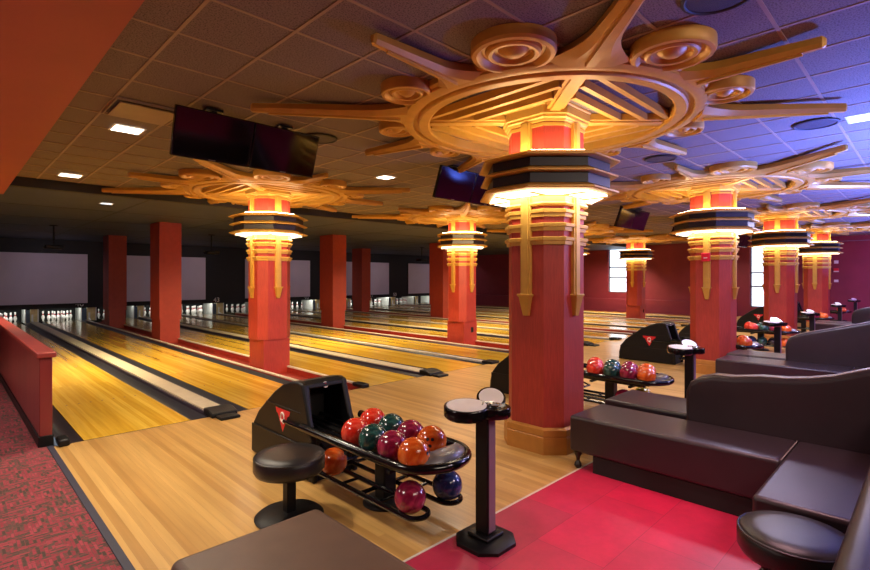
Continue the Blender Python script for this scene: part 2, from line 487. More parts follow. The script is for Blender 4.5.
# ------------------------------------------------------------------ pin area
bm = BM(); add_box(bm, .8, XW, BACK, BACK + .06, .50, LOWC - .002)
struct(obj('wall_masking', bm, M['wall_dark']))
bm = BM(); add_box(bm, .8, XW, 26.0, 26.03, -.1, 1.0)
struct(obj('wall_pin_curtain', bm, M['black_matte']))
for k, (a, c, lab) in enumerate([(.85, 4.27, 'leftmost pale projection screen, above the pins behind the partition'), (5.0, 8.97, 'pale projection screen seen either side of the frontmost plain column'),
                          (10.9, 14.61, 'pale projection screen between a decorated orange column and the plain red column'), (16.4, 20.29, 'pale projection screen right of the purple lit plain column'),
                          (21.94, 25.3, 'rightmost pale projection screen, cut off by the far plain column')]):
    t = thing('projection_screen', lab, 'projection screen', (a, BACK - .004, .69))
    box('screen_cloth', M['screen_cloth'], .0, c - a, -.03, 0, 0, 2.0, t)
    bm = BM(); add_box(bm, -.04, c - a + .04, -.035, .002, -.05, -.002); add_box(bm, -.04, c - a + .04, -.035, .002, 2.002, 2.05)
    add_box(bm, -.04, -.002, -.035, .002, -.002, 2.002); add_box(bm, c - a + .002, c - a + .04, -.035, .002, -.002, 2.002)
    obj('screen_border', bm, M['black_matte'], t)
for (x, n, wh) in ((4.0, '40', 'below the right end of the leftmost screen'), (9.5, '43', 'just left of the left orange column'), (14.4, '46', 'just right of the left orange column'), (18.9, '49', 'just right of the purple plain column'), (20.8, '50', 'between the two rightmost screens')):
    tag(text_mesh('lane_number', n, .30, M['number'], loc=(x, BACK - .0065, .65), rot=(PI / 2, 0, 0), ext=.006), 'pale lane number %s on the black band %s' % (n, wh), 'lane number')

# kickbacks and ball doors
def kickback(x, w, label):
    t = thing('pin_kickback', label, 'kickback', (x, BACK + .05, 0))
    box('side_plate', M['white'], -w / 2, -w / 2 + .03, .0, 1.2, -.05, .56, t)
    box('side_plate', M['white'], w / 2 - .04, w / 2, .0, 1.2, -.05, .56, t)
    box('front_plate', M['cream'], -w * .12, w / 2 - .041, .0, .06, -.05, .53, t)
    box('ball_door', M['steel_blue'], -w / 2 + .031, -w * .12 - .001, .05, .09, -.05, .46, t)
    bm = BM(); add_prism_x(bm, [(-.3, -.0), (.0, -.0), (.0, .05), (-.08, .30), (-.13, .30), (-.08, .06), (-.3, .03)], -.02, .03)
    obj('bracket', bm, M['white'], t)
    return t
for i in range(len(LANES)):
    a = LANES[i] + LW
    c = LANES[i + 1] if i + 1 < len(LANES) else a + .6
    w = max(min(c - a - .30, .56), .16)
    kickback(a + .15 + w / 2 + .005, w, 'pale ball door box beside the pins, right of the %s lane from the left' % (ORD[i] if i else 'first'))

PPROF = [(0, 0), (.026, 0), (.029, .02), (.047, .07), (.0575, .105), (.0605, .118), (.0575, .14), (.046, .18), (.031, .22), (.0245, .25), (.0235, .27), (.027, .30), (.0323, .335), (.031, .355), (.022, .374), (.0, .381)]
bm = BM(); add_lathe(bm, PPROF, 14)
pin0 = obj('bowling_pin', bm, [M['pin'], M['pin_red']], smooth=60)
for f in pin0.data.polygons:
    z = sum(pin0.data.vertices[v].co.z for v in f.vertices) / len(f.vertices)
    if .225 < z < .268: f.material_index = 1
PNAME = ['head pin', 'left pin, second row', 'right pin, second row', 'left pin, third row', 'middle pin, third row', 'right pin, third row',
         'far left pin, back row', 'inner left pin, back row', 'inner right pin, back row', 'far right pin, back row']
first = True
for i, lx in enumerate(LANES[:12]):
    q = 0
    for row in range(4):
        for k in range(row + 1):
            loc = (lx + LW / 2 + (k - row / 2) * .3048, 24.72 + row * .264, 0.001)
            o = pin0 if first else pin0.copy()
            if not first: COL.objects.link(o)
            first = False
            o.location = loc
            tag(o, 'white bowling pin, %s, %s lane from the left' % (PNAME[q], ORD[i] if i else 'first'), 'bowling pin', 'bowling pins on their decks'); q += 1

# ------------------------------------------------------------------ plain square columns
PL = [(CX[0], YR3, 'square red plain column, the nearest, standing between two lanes at left'), (CX[1], YR3, 'square red plain column in the middle lanes, right of the left decorated column'),
      (CX[2], YR3, 'square plain column half hidden behind the middle decorated column'), (CX[0], YR4, 'dark square plain column at far left before the second screen'),
      (CX[2], YR4, 'purple lit square plain column far back by the pins')]
for (x, y, lab) in PL:
    t = thing('plain_column', lab, 'column', (x, y, -.16))
    box('shaft', M['plain_col'], -.28, .28, -.42, .42, .72, LOWC + .16 - .002, t)
    box('lower_block', M['plain_col'], -.25, .25, -.38, .38, 0, .719, t)

# ------------------------------------------------------------------ decorated columns
OC = .14
def deco_column(x, y, label, low_block=False, zb=0):
    t = thing('decorated_column', label, 'column', (x, y, zb))
    H = -zb
    h = .33
    bm = BM(); add_prism(bm, octo(h, OC), (.56 + H if low_block else .25), 3.30 + H)
    obj('shaft', bm, M['fabric'], t, smooth=0)
    if low_block:
        box('lower_block', M['fabric'], -.26, .26, -.30, .30, .0, .559 + H, t)
    else:
        bm = BM()
        add_loft(bm, [[(px, py, z) for px, py in octo(r, OC * r / h)] for r, z in ((.375, 0), (.375, .16), (.367, .17), (.375, .18), (.372, .235), (.345, .25), (.335, .25))])
        obj('base', bm, M['bronze'], t, smooth=0)
    # vertical strips with tapered pendants
    for k in range(4):
        bm = BM(); w = .058
        for (z0, z1) in ((1.52, 2.50), (2.88, 3.24)):
            add_box(bm, h - .01, h + .035, -w, w, z0 + H, z1 + H)
            add_box(bm, h + .03, h + .045, -w * .55, w * .55, z0 + H, z1 + H)
        s = obj('trim_strip', bm, M['gold'], t, .004)
        s.rotation_euler = (0, 0, k * PI / 2)
        bm = BM()
        add_loft(bm, [[(h - .005, -ww, z + H), (h + d, -ww, z + H), (h + d, ww, z + H), (h - .005, ww, z + H)] for z, ww, d in ((1.33, .030, .035), (1.515, .060, .065), (1.53, .075, .075), (1.545, .075, .075))])
        p = obj('pendant', bm, M['gold'], s, .004)
        bm = BM(); add_loft(bm, [[(h + d - .01, -ww, z + H), (h + d + .006, -ww, z + H), (h + d + .006, ww, z + H), (h + d - .01, ww, z + H)] for z, ww, d in ((1.36, .014, .04), (1.50, .030, .062))])
    # bands
    for zc in (2.34, 2.205, 2.07):
        bm = BM()
        add_loft(bm, [[(px, py, z + H) for px, py in octo(r, OC * r / h)] for r, z in ((.328, zc - .04), (.35, zc - .04), (.352, zc - .004), (.366, zc + .002), (.368, zc + .03), (.345, zc + .038), (.328, zc + .038))])
        obj('band', bm, M['gold'], t, smooth=0)
    bm = BM()
    add_loft(bm, [[(px, py, z + H) for px, py in octo(r, OC * r / h)] for r, z in ((.33, 2.405), (.362, 2.41), (.37, 2.43), (.35, 2.45), (.35, 2.52), (.335, 2.525))])
    obj('neck_trim', bm, M['gold'], t, smooth=0)
    # collar
    def oc(r): return octo(r, .42 * r / .66)
    for zc, r in ((2.565, .68), (2.72, .675), (2.865, .69)):
        bm = BM()
        add_loft(bm, [[(px, py, z + H) for px, py in oc(rr)] for rr, z in ((.40, zc - .02), (r - .02, zc - .03), (r, zc - .024), (r, zc - .008), (r - .09, zc + .03), (.40, zc + .03))])
        obj('collar_fin', bm, M['gold'], t, smooth=0)
    for z0, z1 in ((2.596, 2.689), (2.751, 2.834)):
        bm = BM(); add_prism(bm, oc(.60), z0 + H, z1 + H); obj('collar_band', bm, M['collar'], t)
    # lit panels below, with divider bars
    bm = BM(); o8, i8 = oc(.575), octo(.345, OC)
    for k in range(8):
        a, c = o8[k], o8[(k + 1) % 8]; d, e = i8[(k + 1) % 8], i8[k]
        add_prism(bm, [a, c, d, e], 2.512 + H, 2.53 + H)
    obj('light_panel', bm, M['panel'], t)
    bm = BM()
    for k in range(8):
        a = Vector((*o8[k], 0)); e = Vector((*i8[k], 0)); n = (a - e).cross(Vector((0, 0, 1))).normalized() * .016
        add_prism(bm, [tuple((a + n)[:2]), tuple((a - n)[:2]), tuple((e - n)[:2]), tuple((e + n)[:2])], 2.503 + H, 2.5115 + H)
    obj('panel_divider', bm, M['gold'], t)
    # cove lamp on top of the collar
    bm = BM(); o8, i8 = oc(.55), octo(.40, OC)
    for k in range(8):
        add_prism(bm, [o8[k], o8[(k + 1) % 8], i8[(k + 1) % 8], i8[k]], 2.897 + H, 2.91 + H)
    obj('cove_lamp', bm, M['cove'], t)
    bm = BM()
    for zz in (2.925, 3.185):
        add_loft(bm, [[(px, py, z + H) for px, py in octo(r, OC * r / h)] for r, z in ((.328, zz), (.342, zz), (.342, zz + .03), (.328, zz + .03))])
    obj('panel_frame', bm, M['gold'], t, smooth=0)
    # capital
    bm = BM()
    add_loft(bm, [[(px, py, z + H) for px, py in octo(r, OC * r / h)] for r, z in ((.332, 3.225), (.35, 3.23), (.356, 3.25), (.37, 3.26), (.37, 3.285), (.385, 3.292), (.385, CEIL - .03), (.395, CEIL - .02), (.395, CEIL - .002), (.3, CEIL - .002))])
    obj('capital', bm, M['gold'], t, smooth=0)
    return t

for i, lab in enumerate(['decorated maroon column in the foreground, the widest, with gold bands and lit collar', 'decorated maroon column with a red fire alarm, second in the front row',
                         'decorated maroon column, third in the front row, beside the narrow window', 'decorated purple lit column, farthest right in the front row by the wall']):
    deco_column(CX[i], YR1, lab)
for i, lab in enumerate(['decorated orange column standing among the lanes at left, below the big television', 'decorated orange column standing among the middle lanes, left of the foreground column',
                         'decorated column hidden behind the foreground column, its collar edge just showing', 'decorated red column before the tall bright window at the back right']):
    c = deco_column(CX[i], YR2, lab, True, -.16)
    if i in (1, 3):
        o = tag(box('wall_outlet', M['black_gloss'], CX[i] + .02, CX[i] + .12, YR2 - .306, YR2 - .3005, .26, .40, bevel=.003), 'small black outlet on the foot of the %s' % ('orange middle decorated column' if i == 1 else 'red decorated column by the window'), 'outlet')
# fire alarm on the second front column
t = thing('fire_alarm', 'square red fire alarm fixed to the gold strip of a maroon column', 'fire alarm', (CX[1] - .376, YR1, 2.06))
box('housing', M['alarm'], -.05, -.003, -.07, .07, -.06, .09, t, .008)
box('pull_bar', M['white'], -.056, -.0505, -.03, .03, -.005, .008, t)

# ------------------------------------------------------------------ sunburst medallions
def spike_bm(r0, r1, w0, w1, flare):
    bm = BM(); rings = []; n = 14; zt = CEIL - .001
    for i in range(n + 1):
        f = i / n; r = r0 + (r1 - r0) * f
        w = w1 + (w0 - w1) * (1 - f) + flare * max(0, 1 - f * 3.2) ** 2
        d = .115 + .01 * f
        ww = w * .55
        e = .05 * f; rings.append([(r, -w * .8, zt - e), (r, -w, zt - e - (d - e) * .6), (r, -ww, zt - d), (r, ww, zt - d), (r, w, zt - e - (d - e) * .6), (r, w * .8, zt - e)])
    rr = r1 + w1 * .6
    rings.append([(rr, -w1 * .5, zt - .065), (rr, -w1 * .5, zt - .09), (rr, -w1 * .3, zt - .115), (rr, w1 * .3, zt - .115), (rr, w1 * .5, zt - .09), (rr, w1 * .5, zt - .065)])
    add_loft(bm, rings)
    return bm
def spike_rib_bm(r0, r1, w):
    bm = BM(); z = CEIL - .116
    add_loft(bm, [[(r, -ww, zz + .03), (r, -ww * .7, zz - .022), (r, ww * .7, zz - .022), (r, ww, zz + .03)] for r, ww, zz in ((r0, w, z), (r1, w * .5, z - .004))])
    return bm

def medallion(label):
    t = thing('sunburst_medallion', label, 'ceiling medallion', (0, 0, 0))
    Z = CEIL - .001
    bm = BM()
    prof = [(r, Z - dz) for r, dz in ((1.52, 0), (1.52, .052), (1.50, .066), (1.485, .066), (1.48, .088), (1.44, .10), (1.395, .106), (1.385, .104), (1.38, .072), (1.335, .066), (1.33, .098), (1.315, .112), (1.23, .112), (1.212, .098), (1.21, 0))]
    add_lathe(bm, prof, 80, closed_prof=True)
    obj('ring', bm, M['gold_ring'], t, smooth=24)
    lens = [2.95, 2.42, 2.92, 2.35, 2.4, 2.4, 2.35, 2.76, 2.34]
    for k in range(9):
        a = math.radians(225 - 40 * k)
        big = k == 0
        s = obj('spike', spike_bm(1.47, lens[k], .13 if big else .085, .03, .20 if big else .15), M['gold_ring'], t, smooth=25)
        s.rotation_euler = (0, 0, a)
        obj('rib', spike_rib_bm(1.52, lens[k] * .95, .05 if big else .024), M['gold_ring'], s, smooth=25)
        a2 = math.radians(225 - 40 * k - 20)
        R = [.31, .23, .20, .2, .2, .2, .20, .23, .29][k]
        rc = 1.50 + R * (.62 if R > .28 else .5)
        bm = BM()
        pr = [(R, 0), (R, -.085), (R * .96, -.11), (R * .86, -.115), (R * .80, -.10), (R * .74, -.062), (R * .66, -.06), (R * .64, -.09), (R * .58, -.102), (R * .50, -.098), (R * .45, -.06), (R * .36, -.055), (R * .30, -.075), (R * .2, -.10), (R * .1, -.112), (0, -.115)]
        add_lathe(bm, [(r, Z + z * .82) for r, z in pr], 40, rc * math.cos(a2), rc * math.sin(a2))
        obj('scroll_disc', bm, M['gold_ring'], t, smooth=30)
    for k in range(4):
        bm = BM(); w = .085
        add_box(bm, .42, 1.215, -w, w, Z - .075, Z - .005); add_box(bm, .42, 1.215, -w * .6, w * .6, Z - .092, Z - .076)
        s = obj('spoke', bm, M['gold_ring'], t, .006); s.rotation_euler = (0, 0, PI / 4 + k * PI / 2)
    for k in range(4):
        for d in (.58, .77, .96):
            L = min(d - .13, math.sqrt(1.213 ** 2 - d * d) - .0)
            bm = BM(); add_box(bm, d - .025, d + .025, -L, L, Z - .085, Z - .015)
            s = obj('slat', bm, M['gold_ring'], t); s.rotation_euler = (0, 0, k * PI / 2)
    return t
MLAB = ['large gold sunburst medallion on the ceiling above the foreground column', 'gold sunburst medallion above the maroon column with the fire alarm', 'gold sunburst medallion above the third front row column', 'gold sunburst medallion above the far right column by the wall',
        'gold sunburst medallion above the left orange column, below the big television', 'gold sunburst medallion above the middle orange column', 'gold sunburst medallion partly hidden behind the foreground column collar', 'gold sunburst medallion above the red column before the bright window']
pos = [(x, YR1) for x in CX] + [(x, YR2) for x in CX]
med = medallion(MLAB[0]); med.location = (pos[0][0], pos[0][1], 0); med['group'] = 'sunburst medallions on the ceiling'
for (x, y), lab in list(zip(pos, MLAB))[1:]:
    dup(med, (x, y, 0), lab)

# ------------------------------------------------------------------ televisions
def tv_pair(x, label_l, label_r, w=.765, proto=[None]):
    for k, lab in ((0, label_l), (1, label_r)):
        if lab is None: continue
        loc = (x + k * (w + .006), 5.0, 0)
        if proto[0] is None:
            t = thing('television', lab, 'television', loc, group='televisions hung over the approach')
            a = math.radians(20)
            body = BM(); add_box(body, 0, w, .0, .055, -.475, 0)
            b_ = obj('bezel', body, M['black_gloss'], t, .008, loc=(0, 0, 3.325), rot=(a, 0, 0))
            bm = BM(); add_box(bm, .02, w - .02, -.002, .001, -.45, -.022)
            obj('screen', bm, M['screen'], b_)
            bm = BM(); add_box(bm, w / 2 - .035, w / 2 + .035, -.003, -.0005, -.466, -.458); obj('maker_mark', bm, M['grey'], b_)
            bm = BM(); add_box(bm, w / 2 - .15, w / 2 + .15, .056, .08, -.32, -.10); obj('wall_plate', bm, M['black'], b_)
            bm = BM(); add_box(bm, w / 2 - .025, w / 2 + .025, .09, .14, 3.16, CEIL - .012)
            add_box(bm, w / 2 - .08, w / 2 + .08, .07, .20, CEIL - .03, CEIL - .008); obj('mount', bm, M['black'], t)
            proto[0] = t
        else:
            dup(proto[0], loc, lab)
tv_pair(1.555, 'black television at far left, left one of the large tilted pair', 'black television, right one of the large tilted pair above the left orange column')
tv_pair(5.10, 'black tilted television left of the foreground column collar', 'black television whose right half hides behind the foreground column collar')
tv_pair(10.9, 'black television, left one of the small pair right of the foreground column', 'black television, right one of the small pair right of the foreground column')
tv_pair(14.3, 'dark television peeking out under the second front column collar, left one', 'dark television behind the second front column collar, right one')
tv_pair(20.4, 'distant television with pale reflection between second and third front columns, left one', 'distant television with pale reflection between second and third front columns, right one')

# ------------------------------------------------------------------ ceiling fittings
def downlight(x, y, z, lab, lamp='lamp', s=.14):
    t = thing('recessed_light', lab, 'ceiling light', (x, y, z), group='square recessed lights')
    bm = BM(); e = s + .02
    add_loft(bm, [[(-e, -e, -.008), (e, -e, -.008), (e, e, -.008), (-e, e, -.008)], [(-s, -s, -.012), (s, -s, -.012), (s, s, -.012), (-s, s, -.012)]], cap=False)
    obj('trim_frame', bm, M['white'], t)
    bm = BM(); add_box(bm, -s, s, -s, s, -.0085, -.0075); obj('diffuser', bm, M[lamp], t)
    return t
downlight(1.50, 6.49, CEIL, 'bright square recessed ceiling light left of the big television')
downlight(1.50, 10.05, CEIL, 'square recessed ceiling light by the ceiling step at far left')
downlight(5.29, 6.52, CEIL, 'square recessed ceiling light left of the middle televisions', s=.12)
downlight(6.9, .52, CEIL, 'square recessed ceiling light at the right picture edge', 'lamp_far', .15)
downlight(2.4, 12.0, LOWC, 'dim strip light on the lower ceiling at far left', 'lamp_far', .1)
def vent(x, y, lab):
    t = thing('air_vent', lab, 'air vent', (x, y, CEIL), group='square air vents')
    box('face_plate', M['grid'], -.26, .26, -.26, .26, -.045, -.035, t, .004)
    bm = BM()
    for (a, c, d, e) in ((-.30, -.285, -.30, .30), (.285, .30, -.30, .30), (-.285, .285, -.30, -.285), (-.285, .285, .285, .30)): add_box(bm, a, c, d, e, -.03, -.007)
    obj('frame', bm, M['grid'], t)
    bm = BM(); add_box(bm, -.02, .02, -.02, .02, -.034, -.007); obj('hanger', bm, M['grid'], t)
vent(1.45, 5.66, 'square ceiling air vent left of the big television')
vent(7.2, 4.75, 'square ceiling air vent behind the foreground medallion at right')
def speaker(x, y, lab):
    t = thing('ceiling_speaker', lab, 'speaker', (x, y, CEIL), group='round ceiling speakers')
    bm = BM(); add_lathe(bm, [(.21, -.007), (.21, -.02), (.19, -.026), (.18, -.02), (.18, -.007)], 32, closed_prof=True); obj('rim', bm, M['beam'], t)
    bm = BM(); add_lathe(bm, [(0, -.018), (.179, -.016), (.179, -.008)], 32); obj('grille', bm, M['speaker'], t)
speaker(3.24, 5.25, 'round ceiling speaker right of the big television')
speaker(7.2, 2.75, 'round ceiling speaker between the first two front row medallions')
speaker(6.79, .94, 'round ceiling speaker at upper right between two gold spikes')
speaker(3.3, .92, 'round ceiling speaker at the top edge above the foreground medallion')

for x, lab in ((2.3, 'ceiling projector hanging before the leftmost screen'), (6.75, 'ceiling projector hanging just right of the nearest plain column'), (16.9, 'small ceiling projector hanging left of the middle orange column')):
    t = thing('projector', lab, 'projector', (x, 18.0, 2.55), group='projectors under the low ceiling')
    box('body', M['black'], -.22, .22, -.18, .18, 0, .11, t, .03)
    bm = BM(); add_tube(bm, [(0, 0, .108), (0, 0, LOWC - 2.55 - .002)], .022, 8); obj('pole', bm, M['black'], t)
    bm = BM(); add_lathe(bm, [(0, .0), (.05, 0), (.06, .05), (0, .05)], 14); o = obj('lens', bm, M['black_gloss'], t, rot=(-PI / 2, 0, 0), loc=(.1, .18, .055))
    bm = BM(); add_lathe(bm, [(.0, LOWC - 2.55 - .03), (.09, LOWC - 2.55 - .03), (.12, LOWC - 2.55 - .003)], 14); obj('ceiling_cap', bm, M['black'], t)

# wall plates on the right wall
for z, mk, lab, hh in ((2.36, 'white', 'uppermost small white plate on the purple wall at far right', .09), (1.60, 'white', 'lowest small white plate on the purple wall at far right', .07)):
    tag(box('wall_plate', M[mk], XW - .03, XW - .001, 2.81, 2.95, z - hh * .7, z + hh * .7, bevel=.005), lab, 'wall plate')
t = thing('alarm_pull', 'red and white alarm box between two plates on the purple wall', 'alarm', (XW - .001, 2.88, 2.02))
box('housing', M['alarm'], -.05, 0, -.08, .08, -.02, .09, t, .006)
box('label_plate', M['white'], -.05, 0, -.08, .08, -.06, -.0205, t, .004)

# ------------------------------------------------------------------ ball returns
def stadium(hw, y0, y1, n=12, ex=1.0):
    """rounded-end loop open at y1: from (-hw,y1) round the front (y0) to (hw,y1)"""
    pts = [(-hw, y1)]
    for i in range(n + 1):
        a = PI + PI * i / n
        pts.append((hw * math.cos(a), y0 + hw * ex + hw * ex * math.sin(a)))
    pts.append((hw, y1))
    return pts

def ball_return(label):
    t = thing('ball_return', label, 'ball return', (0, 0, 0), group='ball returns on the approach')
    hw = .228
    # hood: side silhouette in (y,z), local origin at rack axis on floor; y absolute
    sil = [(4.78, 0), (4.77, .16), (4.73, .30), (4.62, .43), (4.46, .55), (4.30, .665), (4.14, .75), (4.0, .795), (3.87, .81), (3.80, .795), (3.70, .50), (3.64, .40), (3.62, .0)]
    # shell: two side walls + roof, leaving the mouth open
    bm = BM()
    add_prism_x(bm, sil, -hw, -hw + .05); add_prism_x(bm, sil, hw - .05, hw)
    n = 10
    top = sil[:10]
    for (a, c) in zip(top[:-1], top[1:]):
        pa, pc = Vector((a[0], a[1])), Vector((c[0], c[1])); d = (pc - pa).normalized(); nn = Vector((-d.y, d.x)) * -.0
        inn = .05
        q = [(a[0], a[1]), (c[0], c[1]), (c[0] - .02 if c[0] < 4.2 else c[0] - .05, max(0, c[1] - inn)), (a[0] - .02 if a[0] < 4.2 else a[0] - .05, max(0, a[1] - inn))]
        if q[0][1] <= 0: q[3] = (q[0][0] - .05, 0)
        add_prism_x(bm, q, -hw + .05, hw - .05)
    bmesh.ops.remove_doubles(bm, verts=bm.verts, dist=1e-5)
    hood = obj('hood', bm, M['black'], t, .018, 3, smooth=35)
    # mouth frame and dark inside
    bm = BM(); add_box(bm, -hw + .051, hw - .051, 4.1, 4.14, .0, .68)
    obj('mouth_back', bm, M['black_matte'], hood)
    bm = BM(); add_box(bm, -hw + .051, hw - .051, 3.66, 4.09, .0, .33)
    obj('mouth_floor', bm, M['black_matte'], hood)
    for ya, yb, z0, w in ((4.735, 3.70, .29, .014), (4.44, 3.82, .555, .008)):
        bm = BM()
        for sg in (-1, 1):
            add_box(bm, min(sg * hw, sg * (hw + w)), max(sg * hw, sg * (hw + w)), yb, ya, .02 if z0 < .4 else z0 - .012, z0)
        obj('lower_shell' if z0 < .4 else 'seam', bm, M['black'], hood, .006)
    # emblem on both sides
    for sgn in (-1, 1):
        x = sgn * (hw + .002); yc, zc = 4.13, .435
        bm = BM()
        wing = [(-.115, .08), (.115, .08), (.10, .045), (.075, .035), (.0, -.095), (-.075, .035), (-.10, .045)]
        add_prism_x(bm, [(yc + a * 1.15, zc + c * 1.15) for a, c in wing], x - .001, x + sgn * .006 if sgn > 0 else x + .001)
        e = obj('emblem', bm, M['logo_red'], hood, smooth=0)
        bm = BM(); add_tube(bm, [(x + sgn * .004, yc + .030 * math.cos(q * PI / 10), zc + .022 + .040 * math.sin(q * PI / 10)) for q in range(20)], .008, 6, True)
        add_tube(bm, [(x + sgn * .004, yc, zc + .0), (x + sgn * .004, yc - .022, zc - .034)], .007, 6)
        obj('emblem_letter', bm, M['logo_white'], hood)
    bm = BM(); add_lathe(bm, [(0, .004), (.026, .004), (.028, 0)], 20); bd = obj('badge', bm, M['logo_white'], hood, loc=(0, 3.795, .765), rot=(math.radians(75), 0, 0))
    bm = BM(); add_lathe(bm, [(.009, .0055), (.014, .0055), (.014, .004), (.009, .004)], 16, closed_prof=True); obj('badge_letter', bm, M['logo_red'], hood, loc=(0, 3.795, .765), rot=(math.radians(75), 0, 0))
    # upper rack
    hr = .295; zr = .475; y0 = 2.23
    path = [(x, y, zr) for x, y in stadium(hr, y0, 3.68, 16)]
    bm = BM(); add_tube(bm, path, .034, 12); obj('rail', bm, M['black_gloss'], t)
    bm = BM()
    for x in (-.245, -.135, .017, .127): add_tube(bm, [(x, 2.42, .425), (x, 4.08, .435)], .016, 8)
    obj('ball_track', bm, M['black_gloss'], t)
    bm = BM(); add_box(bm, -.035, .035, 2.5, 4.08, .40, .425)
    for y in (2.6, 3.1, 3.6): add_box(bm, -.27, .27, y - .02, y + .02, .385, .408)
    obj('track_bed', bm, M['black'], t, .006)
    # grey end cap (half dome)
    bm = BM(); rings = []
    outl = [(x, y) for x, y in stadium(.262, 2.26, 2.445, 16, .68)]
    for sc, z in ((1.0, .455), (1.0, .485), (.94, .505), (.74, .528), (.4, .54)):
        rings.append([(.055 + (x - .055) * sc, 2.335 + (y - 2.335) * sc, z) for x, y in outl])
    add_loft(bm, rings); obj('end_cap', bm, M['grey'], t, smooth=50)
    bm = BM()
    for q in range(4): add_lathe(bm, [(0, .005), (.009, .005), (.009, 0)], 10, -.12 + q * .075, 2.415)
    obj('cap_button', bm, M['black_gloss'], t, loc=(.06, -.04, .522))
    # lower rack: two narrow loops
    for sg in (-1, 1):
        bm = BM(); xc = sg * .16; w = .085; y0 = 2.36
        pts = [(xc + x, y, .14) for x, y in stadium(w, y0, 3.55, 10)]
        add_tube(bm, pts, .018, 8)
        for y in (2.75, 3.2): add_tube(bm, [(xc - w, y, .135), (xc + w, y, .135)], .012, 8)
        obj('lower_loop', bm, M['black_gloss'], t)
    bm = BM()
    for y in (2.98, 3.52):
        add_tube(bm, [(-.245, y, .125), (.245, y, .125)], .016, 8)
    obj('lower_cross_bar', bm, M['black_gloss'], t)
    bm = BM()
    for q in range(5): add_tube(bm, [(-.26 + .13 * q, 3.4, .22), (-.26 + .13 * q, 3.66, .30)], .012, 6)
    add_tube(bm, [(-.27, 3.4, .22), (.27, 3.4, .22)], .012, 6)
    obj('lower_guard', bm, M['black_gloss'], t)
    bm = BM(); add_box(bm, -.06, .06, 2.90, 3.02, .03, .43); obj('pedestal', bm, M['black'], t, .012)
    bm = BM(); add_lathe(bm, [(0, .0), (.17, 0), (.17, .012), (.15, .03), (.0, .04)], 30, 0, 2.96); obj('pedestal_foot', bm, M['black'], t)
    return t
RLAB = ['black ball return with grey end cap in the foreground, holding red to orange balls', 'black ball return half hidden behind the foreground column', 'black ball return with red winged emblem right of the foreground column',
        'black ball return half hidden behind the column with the fire alarm', 'black ball return with emblem between the second and third front columns', 'distant black ball return behind the third front column']
br0 = ball_return(RLAB[0]); br0.location = (RET[0], 0, 0)
for x, lab in zip(RET[1:], RLAB[1:]): dup(br0, (x, 0, 0), lab)

# balls
BR = .108
bm = BM(); add_sphere(bm, BR, u=36, v=20)
bmesh_ball = bpy.data.meshes.new('bowling_ball'); bm.to_mesh(bmesh_ball); bm.free()
bmesh_ball.polygons.foreach_set('use_smooth', [True] * len(bmesh_ball.polygons))
BMESH = {}
for k, mt in BALL.items():
    me = bmesh_ball.copy(); me.materials.append(mt); BMESH[k] = me
bm = BM(); add_lathe(bm, [(0, BR + .0005), (.012, BR + .0002), (.0125, BR - .004), (0, BR - .004)], 12)
hole_me = bpy.data.meshes.new('finger_hole'); bm.to_mesh(hole_me); bm.free(); hole_me.materials.append(M['black_matte'])
def ball(loc, col, lab, grp, holes=None):
    o = bpy.data.objects.new('bowling_ball', BMESH[col]); COL.objects.link(o); o.location = loc
    tag(o, lab, 'bowling ball', grp)
    if holes:
        d = Vector(holes).normalized()
        u = d.cross(Vector((0, 0, 1))).normalized(); w = u.cross(d)
        for a, c in ((-.16, .1), (.16, .1), (0, -.32)):
            e = (d + u * a + w * c).normalized()
            h = bpy.data.objects.new('finger_hole', hole_me); COL.objects.link(h); h.parent = o
            h.rotation_euler = e.to_track_quat('Z', 'Y').to_euler()
    return o
ZU = .435 + .016 + .092
UP = [('orange', -.19, 2.43), ('magenta', -.19, 2.647), ('green', -.19, 2.864), ('red', -.19, 3.081), ('orange', .075, 2.535), ('magenta', .07, 2.75), ('green', .075, 2.98), ('red', .08, 3.22)]
def load(rx, who, ups, lows, grp):
    for c, x, y in ups:
        side = 'left' if x < 0 else 'right'
        k = [q for q in ups if (q[1] < 0) == (x < 0)]; idx = sorted(k, key=lambda q: q[2]).index((c, x, y))
        pl = ['front', 'second', 'third', 'back'][idx]
        hol = (-.6, -.5, .25) if (c == 'orange' and x > 0) else ((.35, -.75, .1) if c == 'orange' else None)
        ball((rx + x, y, ZU), c, 'glossy %s bowling ball, %s of the %s row, %s' % (c, pl, side, who), grp, hol if rx < 7 else None)
    for c, x, y in lows:
        ball((rx + x, y, .14 + .018 + .07), c, '%s bowling ball on the %s lower rack, %s' % (c if c != 'black' else 'dark', 'left' if x < 0 else 'right', who), grp)
load(RET[0], 'the nearest ball return', UP, [('orange', -.16, 3.42), ('magenta', -.16, 2.50), ('blue', .16, 2.46)], 'balls on the nearest ball return')
load(RET[1], 'ball return right of foreground column', UP, [('magenta', -.16, 2.72), ('olive', .16, 2.62)], 'balls on the second ball return')
load(RET[2], 'ball return behind fire alarm column', [q for q in UP if q[0] == 'orange'], [('orange', .16, 2.5)], 'balls on the third ball return')
load(RET[3], 'the fourth ball return', UP, [('orange', -.16, 2.46), ('black', -.16, 2.68), ('green', -.16, 2.90), ('black', -.16, 3.34), ('blue', -.16, 3.12)], 'balls on the fourth ball return')
load(RET[4], 'the fifth ball return', [q for q in UP if q[0] in ('magenta', 'orange')], [('black', -.16, 2.5)], 'balls on the fifth ball return')
load(RET[5], 'the farthest ball return', [q for q in UP if q[0] == 'orange'], [], 'balls on the farthest ball return')

